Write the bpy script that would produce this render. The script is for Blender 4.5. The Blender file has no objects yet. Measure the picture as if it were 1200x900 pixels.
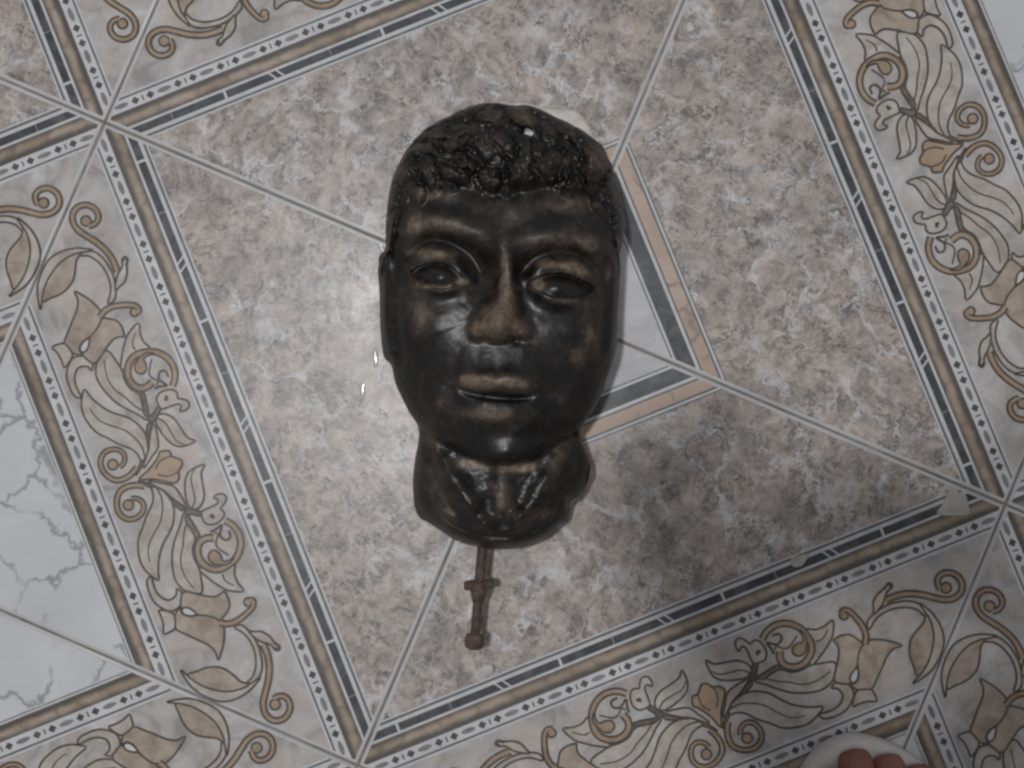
import bpy, bmesh, math, random
import numpy as np
from mathutils import Vector, Matrix
from mathutils.geometry import tessellate_polygon

random.seed(7)
scene = bpy.context.scene
COL = scene.collection

# ------------------------------------------------------------------ camera
cam_data = bpy.data.cameras.new('camera')
cam_data.sensor_fit = 'HORIZONTAL'
cam_data.angle = math.radians(47.0)
cam_data.clip_start = 0.004
cam_data.clip_end = 50.0
cam = bpy.data.objects.new('camera', cam_data)
COL.objects.link(cam)
cam.location = (-0.01863, -0.07258, 0.7920)
_axis = Vector((0.030074, 0.009770, -0.000250))
cam.rotation_mode = 'QUATERNION'
cam.rotation_quaternion = Matrix.Rotation(_axis.length, 3, _axis.normalized()).to_quaternion()
scene.camera = cam

# ------------------------------------------------------------------ light of the room
world = bpy.data.worlds.new('World')
scene.world = world
world.use_nodes = True
bg = world.node_tree.nodes['Background']
bg.inputs['Color'].default_value = (0.97, 0.96, 1.0, 1)
bg.inputs['Strength'].default_value = 0.265

LAMP = (-0.32, 0.065, 2.30)
ld = bpy.data.lights.new('ceiling_bulb', 'POINT')
ld.energy = 89
ld.shadow_soft_size = 0.06
ld.color = (0.985, 0.98, 1.0)
lo = bpy.data.objects.new('ceiling_bulb', ld)
lo.location = LAMP
COL.objects.link(lo)

pd = bpy.data.lights.new('ceiling_panel', 'AREA')
pd.shape = 'RECTANGLE'; pd.size = 0.95; pd.size_y = 0.75
pd.energy = 5.5
pd.color = (0.86, 0.93, 1.0)
po = bpy.data.objects.new('ceiling_panel', pd)
po.location = (-0.25, 0.22, 2.45)
COL.objects.link(po)

scene.view_settings.view_transform = 'Standard'
scene.view_settings.look = 'None'
scene.view_settings.exposure = 0.0
scene.view_settings.gamma = 1.0
scene.view_settings.use_curve_mapping = False
scene.render.resolution_x = 1024
scene.render.resolution_y = 768
scene.render.filter_size = 2.6
scene.cycles.filter_width = 2.6

# ------------------------------------------------------------------ helpers
def tag(o, label=None, category=None, group=None, kind=None):
    if label: o['label'] = label
    if category: o['category'] = category
    if group: o['group'] = group
    if kind: o['kind'] = kind
    return o

def mesh_obj(name, verts, faces, mats, parent=None, face_mat=None, smooth=False):
    me = bpy.data.meshes.new(name)
    me.from_pydata([tuple(v) for v in verts], [], faces)
    for m in (mats if isinstance(mats, (list, tuple)) else [mats]):
        me.materials.append(m)
    if face_mat is not None:
        me.polygons.foreach_set('material_index', face_mat)
    if smooth:
        me.polygons.foreach_set('use_smooth', [True] * len(me.polygons))
    me.update()
    o = bpy.data.objects.new(name, me)
    COL.objects.link(o)
    if parent: o.parent = parent
    return o

def empty(name, loc, rz=0.0):
    o = bpy.data.objects.new(name, None)
    o.empty_display_size = 0.02
    COL.objects.link(o)
    o.location = loc
    o.rotation_euler = (0, 0, rz)
    return o

def catmull(P, n=6, closed=False):
    P = [Vector(p) for p in P]
    N = len(P)
    out = []
    segs = N if closed else N - 1
    for i in range(segs):
        if closed:
            p0, p1, p2, p3 = P[(i - 1) % N], P[i], P[(i + 1) % N], P[(i + 2) % N]
        else:
            p1, p2 = P[i], P[i + 1]
            p0 = P[i - 1] if i > 0 else p1 * 2 - p2
            p3 = P[i + 2] if i + 2 < N else p2 * 2 - p1
        for k in range(n):
            t = k / n
            out.append(0.5 * ((2 * p1) + (p2 - p0) * t + (2 * p0 - 5 * p1 + 4 * p2 - p3) * t * t
                              + (3 * p1 - p0 - 3 * p2 + p3) * t * t * t))
    if not closed:
        out.append(P[-1])
    return out

# ------------------------------------------------------------------ node helpers
class NT:
    def __init__(self, name):
        self.mat = bpy.data.materials.new(name)
        self.mat.use_nodes = True
        self.nt = self.mat.node_tree
        self.bsdf = self.nt.nodes['Principled BSDF']
    def n(self, typ, **kw):
        nd = self.nt.nodes.new(typ)
        for k, v in kw.items():
            if k in nd.inputs: nd.inputs[k].default_value = v
            else: setattr(nd, k, v)
        return nd
    def l(self, a, b): self.nt.links.new(a, b)
    def noise(self, vec, scale, detail=4, rough=0.55, dist=0.0):
        nd = self.n('ShaderNodeTexNoise')
        nd.inputs['Scale'].default_value = scale
        nd.inputs['Detail'].default_value = detail
        nd.inputs['Roughness'].default_value = rough
        nd.inputs['Distortion'].default_value = dist
        if vec is not None: self.l(vec, nd.inputs['Vector'])
        return nd
    def ramp(self, fac, stops, interp='LINEAR'):
        nd = self.n('ShaderNodeValToRGB')
        r = nd.color_ramp
        r.interpolation = interp
        while len(r.elements) < len(stops): r.elements.new(0.5)
        for e, (p, c) in zip(r.elements, stops):
            e.position = p
            e.color = (c, c, c, 1) if isinstance(c, (int, float)) else (*c, 1)
        self.l(fac, nd.inputs['Fac'])
        return nd.outputs['Color']
    def mix(self, fac, a, b, blend='MIX'):
        nd = self.n('ShaderNodeMix', data_type='RGBA', blend_type=blend)
        for sock, v in ((nd.inputs[0], fac), (nd.inputs[6], a), (nd.inputs[7], b)):
            if isinstance(v, bpy.types.NodeSocket): self.l(v, sock)
            elif isinstance(v, (int, float)): sock.default_value = v
            else: sock.default_value = (*v, 1)
        return nd.outputs[2]
    def mult(self, a, b):
        nd = self.n('ShaderNodeMath', operation='MULTIPLY')
        for sock, v in ((nd.inputs[0], a), (nd.inputs[1], b)):
            if isinstance(v, bpy.types.NodeSocket): self.l(v, sock)
            else: sock.default_value = v
        return nd.outputs[0]

def tile_vec(m):
    """print coordinates: the tile's own plane, shifted from tile to tile"""
    tc = m.n('ShaderNodeTexCoord')
    oi = m.n('ShaderNodeObjectInfo')
    add = m.n('ShaderNodeVectorMath', operation='MULTIPLY_ADD')
    cmb = m.n('ShaderNodeCombineXYZ')
    m.l(oi.outputs['Random'], cmb.inputs['X'])
    m.l(oi.outputs['Random'], cmb.inputs['Z'])
    m.l(cmb.outputs[0], add.inputs[0])
    add.inputs[1].default_value = (5, 0, 9)
    m.l(tc.outputs['Object'], add.inputs[2])
    return add.outputs[0]

def glaze(m, color, rough=0.33, bump=0.11):
    """fired glaze: slightly wavy semi-gloss surface, same relief over every print"""
    geo = m.n('ShaderNodeNewGeometry')
    a = m.noise(geo.outputs['Position'], 55, 3, 0.6, 0.8)
    b = m.noise(geo.outputs['Position'], 380, 2, 0.6)
    hs = m.n('ShaderNodeMath', operation='MULTIPLY_ADD')
    m.l(b.outputs['Fac'], hs.inputs[0]); hs.inputs[1].default_value = 0.16
    m.l(a.outputs['Fac'], hs.inputs[2])
    bp = m.n('ShaderNodeBump')
    bp.inputs['Strength'].default_value = bump
    bp.inputs['Distance'].default_value = 0.0016
    m.l(hs.outputs[0], bp.inputs['Height'])
    m.l(bp.outputs[0], m.bsdf.inputs['Normal'])
    m.bsdf.inputs['Specular IOR Level'].default_value = 0.4
    # film of dust and scuffs: colour a touch dirtier, gloss a touch duller
    d = m.noise(geo.outputs['Position'], 9, 6, 0.65)
    dirt = m.ramp(d.outputs['Fac'], [(0.35, 0.90), (0.65, 1.0)])
    if not isinstance(color, bpy.types.NodeSocket):
        rgb = m.n('ShaderNodeRGB'); rgb.outputs[0].default_value = (*color, 1); color = rgb.outputs[0]
    m.l(m.mix(1.0, color, dirt, 'MULTIPLY'), m.bsdf.inputs['Base Color'])
    r = m.n('ShaderNodeMapRange')
    m.l(d.outputs['Fac'], r.inputs[0])
    r.inputs[1].default_value = 0.3; r.inputs[2].default_value = 0.7
    r.inputs[3].default_value = rough + 0.07; r.inputs[4].default_value = rough - 0.05
    m.l(r.outputs[0], m.bsdf.inputs['Roughness'])
    return m.mat

M = {}
# grey-beige stone print of the big fields
m = NT('stone_print'); v = tile_vec(m)
w = m.noise(v, 9, 4, 0.6, 0.6)
wv = m.n('ShaderNodeVectorMath', operation='MULTIPLY_ADD')
m.l(w.outputs['Color'], wv.inputs[0]); wv.inputs[1].default_value = (0.045, 0.045, 0); m.l(v, wv.inputs[2])
base = m.ramp(m.noise(wv.outputs[0], 100, 9, 0.78, 0.6).outputs['Fac'],
              [(0.36, (0.17, 0.16, 0.152)), (0.45, (0.325, 0.293, 0.267)), (0.54, (0.435, 0.382, 0.342)), (0.65, (0.545, 0.51, 0.485))])
peach = m.ramp(m.noise(wv.outputs[0], 110, 6, 0.7, 0.3).outputs['Fac'], [(0.50, 0.0), (0.64, 0.42)])
base = m.mix(peach, base, (0.49, 0.38, 0.315))
vc = m.n('ShaderNodeTexVoronoi'); vc.inputs['Scale'].default_value = 62
vcs = m.n('ShaderNodeVectorMath', operation='MULTIPLY_ADD')
w3 = m.noise(v, 90, 5, 0.7)
m.l(w3.outputs['Color'], vcs.inputs[0]); vcs.inputs[1].default_value = (0.022, 0.022, 0); m.l(wv.outputs[0], vcs.inputs[2])
m.l(vcs.outputs[0], vc.inputs['Vector'])
sepc = m.n('ShaderNodeSeparateXYZ'); m.l(vc.outputs['Color'], sepc.inputs[0])
cell = m.ramp(sepc.outputs['X'], [(0.0, (0.70, 0.70, 0.71)), (0.35, (0.96, 0.94, 0.92)), (0.75, (1.06, 1.02, 0.98)), (1.0, (1.14, 1.10, 1.07))])
base = m.mix(0.55, base, cell, 'MULTIPLY')
vo = m.n('ShaderNodeTexVoronoi', feature='DISTANCE_TO_EDGE'); vo.inputs['Scale'].default_value = 34
vs = m.n('ShaderNodeVectorMath', operation='MULTIPLY_ADD')
w2 = m.noise(v, 60, 6, 0.72)
m.l(w2.outputs['Color'], vs.inputs[0]); vs.inputs[1].default_value = (0.045, 0.045, 0); m.l(wv.outputs[0], vs.inputs[2])
m.l(vs.outputs[0], vo.inputs['Vector'])
vein = m.ramp(vo.outputs['Distance'], [(0.0, 0.85), (0.05, 0.35), (0.13, 0.0)])
veinm = m.mult(vein, m.ramp(m.noise(v, 30, 4, 0.6).outputs['Fac'], [(0.42, 0.05), (0.58, 1.0)]))
base = m.mix(veinm, base, (0.66, 0.655, 0.66))
spk = m.ramp(m.noise(vs.outputs[0], 240, 6, 0.72).outputs['Fac'], [(0.49, 0.0), (0.56, 1.0)])
spm = m.mult(spk, m.ramp(m.noise(v, 62, 4, 0.6).outputs['Fac'], [(0.42, 0.12), (0.56, 1.0)]))
base = m.mix(spm, base, (0.125, 0.12, 0.115))
M['stone'] = glaze(m, base)

# pale stone at the heart of the rosette
m = NT('pale_stone_print'); v = tile_vec(m)
base = m.ramp(m.noise(v, 22, 7, 0.65, 0.8).outputs['Fac'], [(0.34, (0.37, 0.37, 0.38)), (0.52, (0.52, 0.515, 0.52)), (0.68, (0.60, 0.60, 0.61))])
M['pale_stone'] = glaze(m, base)

# white marble with dark crackled veins
m = NT('white_marble_print'); v = tile_vec(m)
base = m.ramp(m.noise(v, 10, 5, 0.6, 0.4).outputs['Fac'], [(0.35, (0.50, 0.515, 0.525)), (0.65, (0.585, 0.595, 0.60))])
wv = m.n('ShaderNodeVectorMath', operation='MULTIPLY_ADD')
w = m.noise(v, 40, 4, 0.62); m.l(w.outputs['Color'], wv.inputs[0]); wv.inputs[1].default_value = (0.036, 0.036, 0); m.l(v, wv.inputs[2])
vo = m.n('ShaderNodeTexVoronoi', feature='DISTANCE_TO_EDGE'); vo.inputs['Scale'].default_value = 21
m.l(wv.outputs[0], vo.inputs['Vector'])
vein = m.ramp(vo.outputs['Distance'], [(0.0, 1.0), (0.016, 0.7), (0.036, 0.0)])
veinm = m.mult(vein, m.ramp(m.noise(v, 17, 4, 0.6).outputs['Fac'], [(0.44, 0.0), (0.54, 0.72)]))
base = m.mix(veinm, base, (0.17, 0.175, 0.18))
M['white_marble'] = glaze(m, base)

# ground behind the scrolls
m = NT('floral_ground_print'); v = tile_vec(m)
base = m.ramp(m.noise(v, 38, 7, 0.66, 0.7).outputs['Fac'], [(0.34, (0.29, 0.278, 0.265)), (0.46, (0.415, 0.395, 0.372)), (0.55, (0.465, 0.445, 0.423)), (0.65, (0.54, 0.53, 0.515))])
pk = m.ramp(m.noise(v, 45, 4, 0.6).outputs['Fac'], [(0.50, 0.0), (0.64, 0.6)])
base = m.mix(pk, base, (0.485, 0.40, 0.345))
wv = m.n('ShaderNodeVectorMath', operation='MULTIPLY_ADD')
w = m.noise(v, 34, 5, 0.7); m.l(w.outputs['Color'], wv.inputs[0]); wv.inputs[1].default_value = (0.04, 0.04, 0); m.l(v, wv.inputs[2])
vo = m.n('ShaderNodeTexVoronoi', feature='DISTANCE_TO_EDGE'); vo.inputs['Scale'].default_value = 24
m.l(wv.outputs[0], vo.inputs['Vector'])
veinm = m.mult(m.ramp(vo.outputs['Distance'], [(0.0, 0.75), (0.07, 0.0)]), m.ramp(m.noise(v, 26, 3).outputs['Fac'], [(0.50, 0.0), (0.62, 0.8)]))
base = m.mix(veinm, base, (0.25, 0.255, 0.25))
M['ground'] = glaze(m, base)

def mottled(name, a, b, c, scale=60, lo=0.32, hi=0.68):
    m = NT(name); v = tile_vec(m)
    col = m.ramp(m.noise(v, scale, 5, 0.62, 0.5).outputs['Fac'], [(lo, a), (0.5, b), (hi, c)])
    return glaze(m, col)

M['light'] = mottled('leaf_print', (0.31, 0.275, 0.235), (0.43, 0.39, 0.345), (0.51, 0.485, 0.455), 80)
M['petal'] = mottled('petal_print', (0.25, 0.20, 0.155), (0.37, 0.305, 0.245), (0.445, 0.395, 0.34), 80)
M['tan'] = mottled('scroll_print', (0.25, 0.18, 0.12), (0.34, 0.25, 0.172), (0.38, 0.305, 0.228), 60)
M['bud'] = mottled('bud_print', (0.30, 0.21, 0.135), (0.39, 0.285, 0.195), (0.42, 0.32, 0.23), 45)
M['stem'] = mottled('stem_print', (0.085, 0.08, 0.068), (0.145, 0.135, 0.115), (0.235, 0.21, 0.18), 90)
M['dark'] = mottled('outline_print', (0.058, 0.048, 0.039), (0.085, 0.07, 0.057), (0.13, 0.11, 0.092), 120)
M['white'] = mottled('white_print', (0.50, 0.505, 0.51), (0.56, 0.56, 0.565), (0.60, 0.60, 0.60), 40)
M['line_white'] = mottled('white_line_print', (0.46, 0.465, 0.47), (0.53, 0.535, 0.54), (0.58, 0.58, 0.58), 70)
M['line_grey'] = mottled('grey_line_print', (0.095, 0.095, 0.10), (0.125, 0.125, 0.13), (0.17, 0.17, 0.172), 90)
M['black'] = mottled('black_bar_print', (0.036, 0.037, 0.041), (0.060, 0.062, 0.067), (0.11, 0.111, 0.115), 75)
M['mark'] = mottled('diamond_print', (0.055, 0.052, 0.052), (0.08, 0.073, 0.072), (0.12, 0.108, 0.10), 90)
M['oval'] = mottled('oval_print', (0.165, 0.165, 0.165), (0.20, 0.20, 0.198), (0.255, 0.25, 0.245), 90)
M['edge_white'] = mottled('tile_edge_glaze', (0.44, 0.435, 0.425), (0.50, 0.495, 0.49), (0.55, 0.545, 0.54), 30)

# tan rope-like band: segments of tan stone with dark smoky sides and joints
m = NT('tan_band_print'); v = tile_vec(m)
uvn = m.n('ShaderNodeUVMap'); sep = m.n('ShaderNodeSeparateXYZ'); m.l(uvn.outputs[0], sep.inputs[0])
tone = m.ramp(m.noise(v, 35, 5, 0.6, 0.5).outputs['Fac'], [(0.30, (0.23, 0.18, 0.13)), (0.5, (0.35, 0.28, 0.215)), (0.68, (0.42, 0.35, 0.285))])
wob = m.noise(v, 80, 3, 0.6)
ad = m.n('ShaderNodeMath', operation='MULTIPLY_ADD'); m.l(wob.outputs['Fac'], ad.inputs[0]); ad.inputs[1].default_value = 0.42
m.l(sep.outputs['Y'], ad.inputs[2])
side = m.ramp(ad.outputs[0], [(0.24, 1.0), (0.54, 0.0), (0.70, 0.0), (0.98, 1.0)])
tone = m.mix(m.mult(side, 0.9), tone, (0.07, 0.067, 0.06))
vo = m.n('ShaderNodeTexVoronoi', feature='DISTANCE_TO_EDGE', voronoi_dimensions='1D'); vo.inputs['Scale'].default_value = 1.0
ad2 = m.n('ShaderNodeMath', operation='MULTIPLY_ADD'); m.l(wob.outputs['Fac'], ad2.inputs[0]); ad2.inputs[1].default_value = 0.9
m.l(sep.outputs['X'], ad2.inputs[2]); m.l(ad2.outputs[0], vo.inputs['W'])
tone = m.mix(m.ramp(vo.outputs['Distance'], [(0.0, 0.55), (0.05, 0.25), (0.16, 0.0)]), tone, (0.125, 0.11, 0.095))
M['band'] = glaze(m, tone)

# peach strip with fine cracks round the rosette
m = NT('peach_strip_print'); v = tile_vec(m)
tone = m.ramp(m.noise(v, 25, 4).outputs['Fac'], [(0.35, (0.42, 0.315, 0.24)), (0.65, (0.48, 0.375, 0.30))])
wv = m.n('ShaderNodeVectorMath', operation='MULTIPLY_ADD')
w = m.noise(v, 60, 4, 0.7); m.l(w.outputs['Color'], wv.inputs[0]); wv.inputs[1].default_value = (0.02, 0.02, 0); m.l(v, wv.inputs[2])
vo = m.n('ShaderNodeTexVoronoi', feature='DISTANCE_TO_EDGE'); vo.inputs['Scale'].default_value = 42
m.l(wv.outputs[0], vo.inputs['Vector'])
veinm = m.mult(m.ramp(vo.outputs['Distance'], [(0.0, 0.8), (0.08, 0.0)]), m.ramp(m.noise(v, 40, 2).outputs['Fac'], [(0.48, 0.0), (0.56, 0.9)]))
tone = m.mix(veinm, tone, (0.17, 0.13, 0.10))
M['peach'] = glaze(m, tone)

# grout
m = NT('grout')
geo = m.n('ShaderNodeNewGeometry')
col = m.ramp(m.noise(geo.outputs['Position'], 40, 6, 0.7).outputs['Fac'], [(0.35, (0.13, 0.11, 0.10)), (0.55, (0.215, 0.192, 0.176)), (0.7, (0.33, 0.31, 0.29))])
m.l(col, m.bsdf.inputs['Base Color']); m.bsdf.inputs['Roughness'].default_value = 0.9
M['grout'] = m.mat


# ================================================================== FLOOR
T = 0.33                                   # tile edge, m
TH = -math.radians(23.1)
UX = Vector((math.cos(TH), math.sin(TH)))
VX = Vector((math.sin(TH), -math.cos(TH)))
GAP = 0.0014
TOP = 0.0                                  # glazed surface level
R2 = math.sqrt(2.0)

floor = mesh_obj('floor', [(-2, -2, -0.012), (2, -2, -0.012), (2, 2, -0.012), (-2, 2, -0.012),
                           (-2, -2, -0.0011), (2, -2, -0.0011), (2, 2, -0.0011), (-2, 2, -0.0011)],
                 [(0, 3, 2, 1), (4, 5, 6, 7), (0, 1, 5, 4), (1, 2, 6, 5), (2, 3, 7, 6), (3, 0, 4, 7)], M['grout'])
tag(floor, 'patterned ceramic tile floor with grout joints', kind='structure')

# ---- body of one tile: slab with a rounded edge
def tile_body():
    h = T / 2
    rings = [(h - GAP / 2, -0.008), (h - GAP / 2, -0.0010), (h - GAP / 2 - 0.0004, -0.0004), (h - GAP / 2 - 0.0013, 0.0)]
    V_, F_ = [], []
    for r, z in rings:
        V_ += [(h - r, h - r, z), (h + r, h - r, z), (h + r, h + r, z), (h - r, h + r, z)]
    for k in range(len(rings) - 1):
        for i in range(4):
            j = (i + 1) % 4
            F_.append((4 * k + i, 4 * k + j, 4 * k + 4 + j, 4 * k + 4 + i))
    n = 4 * (len(rings) - 1)
    F_.append((n, n + 1, n + 2, n + 3))
    return V_, F_

MARG = 0.0031 / T                          # unprinted rim of the tile
LO, HI = MARG, 1 - MARG

def clip_strip(s0, s1, lo=LO, hi=HI):
    """polygon of the tile area with s0 <= a+b <= s1, inside the printed square"""
    P = [(lo, lo), (hi, lo), (hi, hi), (lo, hi)]
    def cut(P, s, keep_ge):
        out = []
        for i in range(len(P)):
            p, q = P[i], P[(i + 1) % len(P)]
            dp, dq = p[0] + p[1] - s, q[0] + q[1] - s
            if not keep_ge: dp, dq = -dp, -dq
            if dp >= 0: out.append(p)
            if dp * dq < 0:
                t = dp / (dp - dq)
                out.append((p[0] + (q[0] - p[0]) * t, p[1] + (q[1] - p[1]) * t))
        return out
    return cut(cut(P, s0, True), s1, False)

class Print:
    """a flat print on the tile, made of thin layers"""
    def __init__(self):
        self.v, self.f, self.mi, self.mats, self.uv = [], [], [], [], {}
        self.z = 0.00004
    def slot(self, key):
        if key not in self.mats: self.mats.append(key)
        return self.mats.index(key)
    def up(self, d=0.000006): self.z += d
    def poly(self, P, key, uv=None):
        b = len(self.v)
        self.v += [(p[0], p[1], self.z) for p in P]
        tris = tessellate_polygon([[Vector((p[0], p[1], 0)) for p in P]])
        k = self.slot(key)
        for t in tris:
            a, c, d = (b + i for i in t)
            A, C, D = self.v[a], self.v[c], self.v[d]
            if (C[0] - A[0]) * (D[1] - A[1]) - (C[1] - A[1]) * (D[0] - A[0]) < 0: c, d = d, c
            self.f.append((a, c, d)); self.mi.append(k)
        if uv:
            for i, q in enumerate(uv): self.uv[b + i] = q
    def ribbon(self, P, w0, w1, key):
        n = len(P)
        b = len(self.v)
        k = self.slot(key)
        for i, p in enumerate(P):
            d = (P[min(i + 1, n - 1)] - P[max(i - 1, 0)])
            d = d.normalized() if d.length > 1e-9 else Vector((1, 0))
            nn = Vector((-d.y, d.x)) * 0.5 * (w0 + (w1 - w0) * i / max(1, n - 1))
            self.v += [(p.x + nn.x, p.y + nn.y, self.z), (p.x - nn.x, p.y - nn.y, self.z)]
        for i in range(n - 1):
            self.f.append((b + 2 * i + 1, b + 2 * i + 3, b + 2 * i + 2, b + 2 * i)); self.mi.append(k)
    def disc(self, c, r, key, n=18):
        self.poly([Vector((c[0] + r * math.cos(2 * math.pi * i / n), c[1] + r * math.sin(2 * math.pi * i / n))) for i in range(n)], key)
    def mesh(self, name):
        me = bpy.data.meshes.new(name)
        me.from_pydata(self.v, [], self.f)
        for k in self.mats: me.materials.append(M[k])
        me.polygons.foreach_set('material_index', self.mi)
        if self.uv:
            ul = me.uv_layers.new(name='UVMap')
            for lp in me.loops:
                ul.data[lp.index].uv = self.uv.get(lp.vertex_index, (0, 0.5))
        me.update()
        return me

def ab(P): return [Vector((p[0] * T, p[1] * T)) for p in P]
def tw(t, w):
    """band coordinates in mm (t along the tile diagonal from its middle, w outwards) -> tile m"""
    s = 1 + w * R2 / (T * 1000)
    d = t * R2 / (T * 1000)
    return Vector(((s - d) / 2 * T, (s + d) / 2 * T))
def wof(s): return (s - 1) * T * 1000 / R2

def band_uv(P, s0, s1, per):
    out = []
    for p in P:
        a, b = p[0] / T, p[1] / T
        out.append(((b - a) * T * 1000 / R2 / per + 20, (a + b - s0) / (s1 - s0)))
    return out

def diamonds(pr, s0, s1):
    wc = wof((s0 + s1) / 2)
    per = 31.2
    lim = 233.0 - abs(wc) - 3.4
    for k in range(-8, 9):
        c = k * per
        def put(t0, P, key):
            if all(abs(t0 + p[0]) < lim + 1.5 for p in P):
                pr.poly([tw(t0 + p[0], wc + p[1]) for p in P], key)
        put(c, [(5.0 * math.cos(q) * (1 if abs(math.cos(q)) < .95 else 1.06), 1.75 * math.sin(q)) for q in [i * math.pi / 7 for i in range(14)]], 'oval')
        b = c + per / 2
        put(b, [(-0.55, -1.9), (0.55, -1.9), (0.55, 1.9), (-0.55, 1.9)], 'mark')
        for sgn in (-1, 1):
            put(b + sgn * 5.5, [(-3.0, 0), (0, -2.75), (3.0, 0), (0, 2.75)], 'mark')

# brown stone field
pr = Print(); pr.poly(ab(clip_strip(0.3935, 0.9072)), 'stone'); ME_FIELD = pr.mesh('stone_field')
# rosette inlay
pr = Print()
pr.poly(ab(clip_strip(0, 0.270)), 'pale_stone')
for s0, s1, k in ((0.270, 0.2745, 'line_grey'), (0.2745, 0.2815, 'line_white'), (0.2815, 0.3265, 'black'), (0.3265, 0.3355, 'line_white'),
                  (0.3355, 0.341, 'line_grey'), (0.341, 0.377, 'peach'), (0.377, 0.383, 'line_grey'), (0.383, 0.3895, 'line_white'), (0.3895, 0.3935, 'line_grey')):
    pr.poly(ab(clip_strip(s0, s1)), k)
ME_INLAY = pr.mesh('rosette_inlay')
# main border
pr = Print()
for s0, s1, k in ((0.9072, 0.912, 'line_white'), (0.912, 0.9195, 'line_grey'), (0.9195, 0.930, 'line_white'), (0.930, 0.953, 'black'),
                  (0.953, 0.9605, 'line_white'), (0.9605, 1.0075, 'band'), (1.0075, 1.042, 'white'), (1.042, 1.048, 'line_grey'), (1.048, 1.0545, 'line_white')):
    P = ab(clip_strip(s0, s1))
    pr.poly(P, k, band_uv(P, s0, s1, 23.0) if k == 'band' else None)
pr.up()
diamonds(pr, 1.0075, 1.042)
w0, w1 = wof(0.930), wof(0.953)
for c in (-126, -9, 110):                                        # slanted double breaks in the black bar
    for q in (0, 5.5):
        pr.poly([tw(c + q - 2.6, w0), tw(c + q - 1.2, w0), tw(c + q + 2.4, w1), tw(c + q + 1.0, w1)], 'line_white')
for c in (-199, -82, 35, 150): pr.poly([tw(c - 0.9, w0), tw(c + 0.9, w0), tw(c + 0.9, w1), tw(c - 0.9, w1)], 'line_white')
for c in (-161, -44, 73, 189): pr.poly([tw(c - 0.5, w0), tw(c + 0.5, w0), tw(c + 0.5, w1), tw(c - 0.5, w1)], 'oval')
ME_BORDER = pr.mesh('border_band')
# outer border
pr = Print()
for s0, s1, k in ((1.391, 1.397, 'line_white'), (1.397, 1.4035, 'line_grey'), (1.4035, 1.4415, 'white'), (1.4415, 1.487, 'band'),
                  (1.487, 1.4925, 'line_white'), (1.4925, 1.4965, 'oval'), (1.4965, 1.500, 'line_white')):
    P = ab(clip_strip(s0, s1))
    pr.poly(P, k, band_uv(P, s0, s1, 23.0) if k == 'band' else None)
pr.up()
diamonds(pr, 1.4035, 1.4415)
ME_OUTER = pr.mesh('outer_border_band')
# white marble corner
pr = Print(); pr.poly(ab(clip_strip(1.500, 2.0)), 'white_marble'); ME_MARBLE = pr.mesh('marble_corner')

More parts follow.
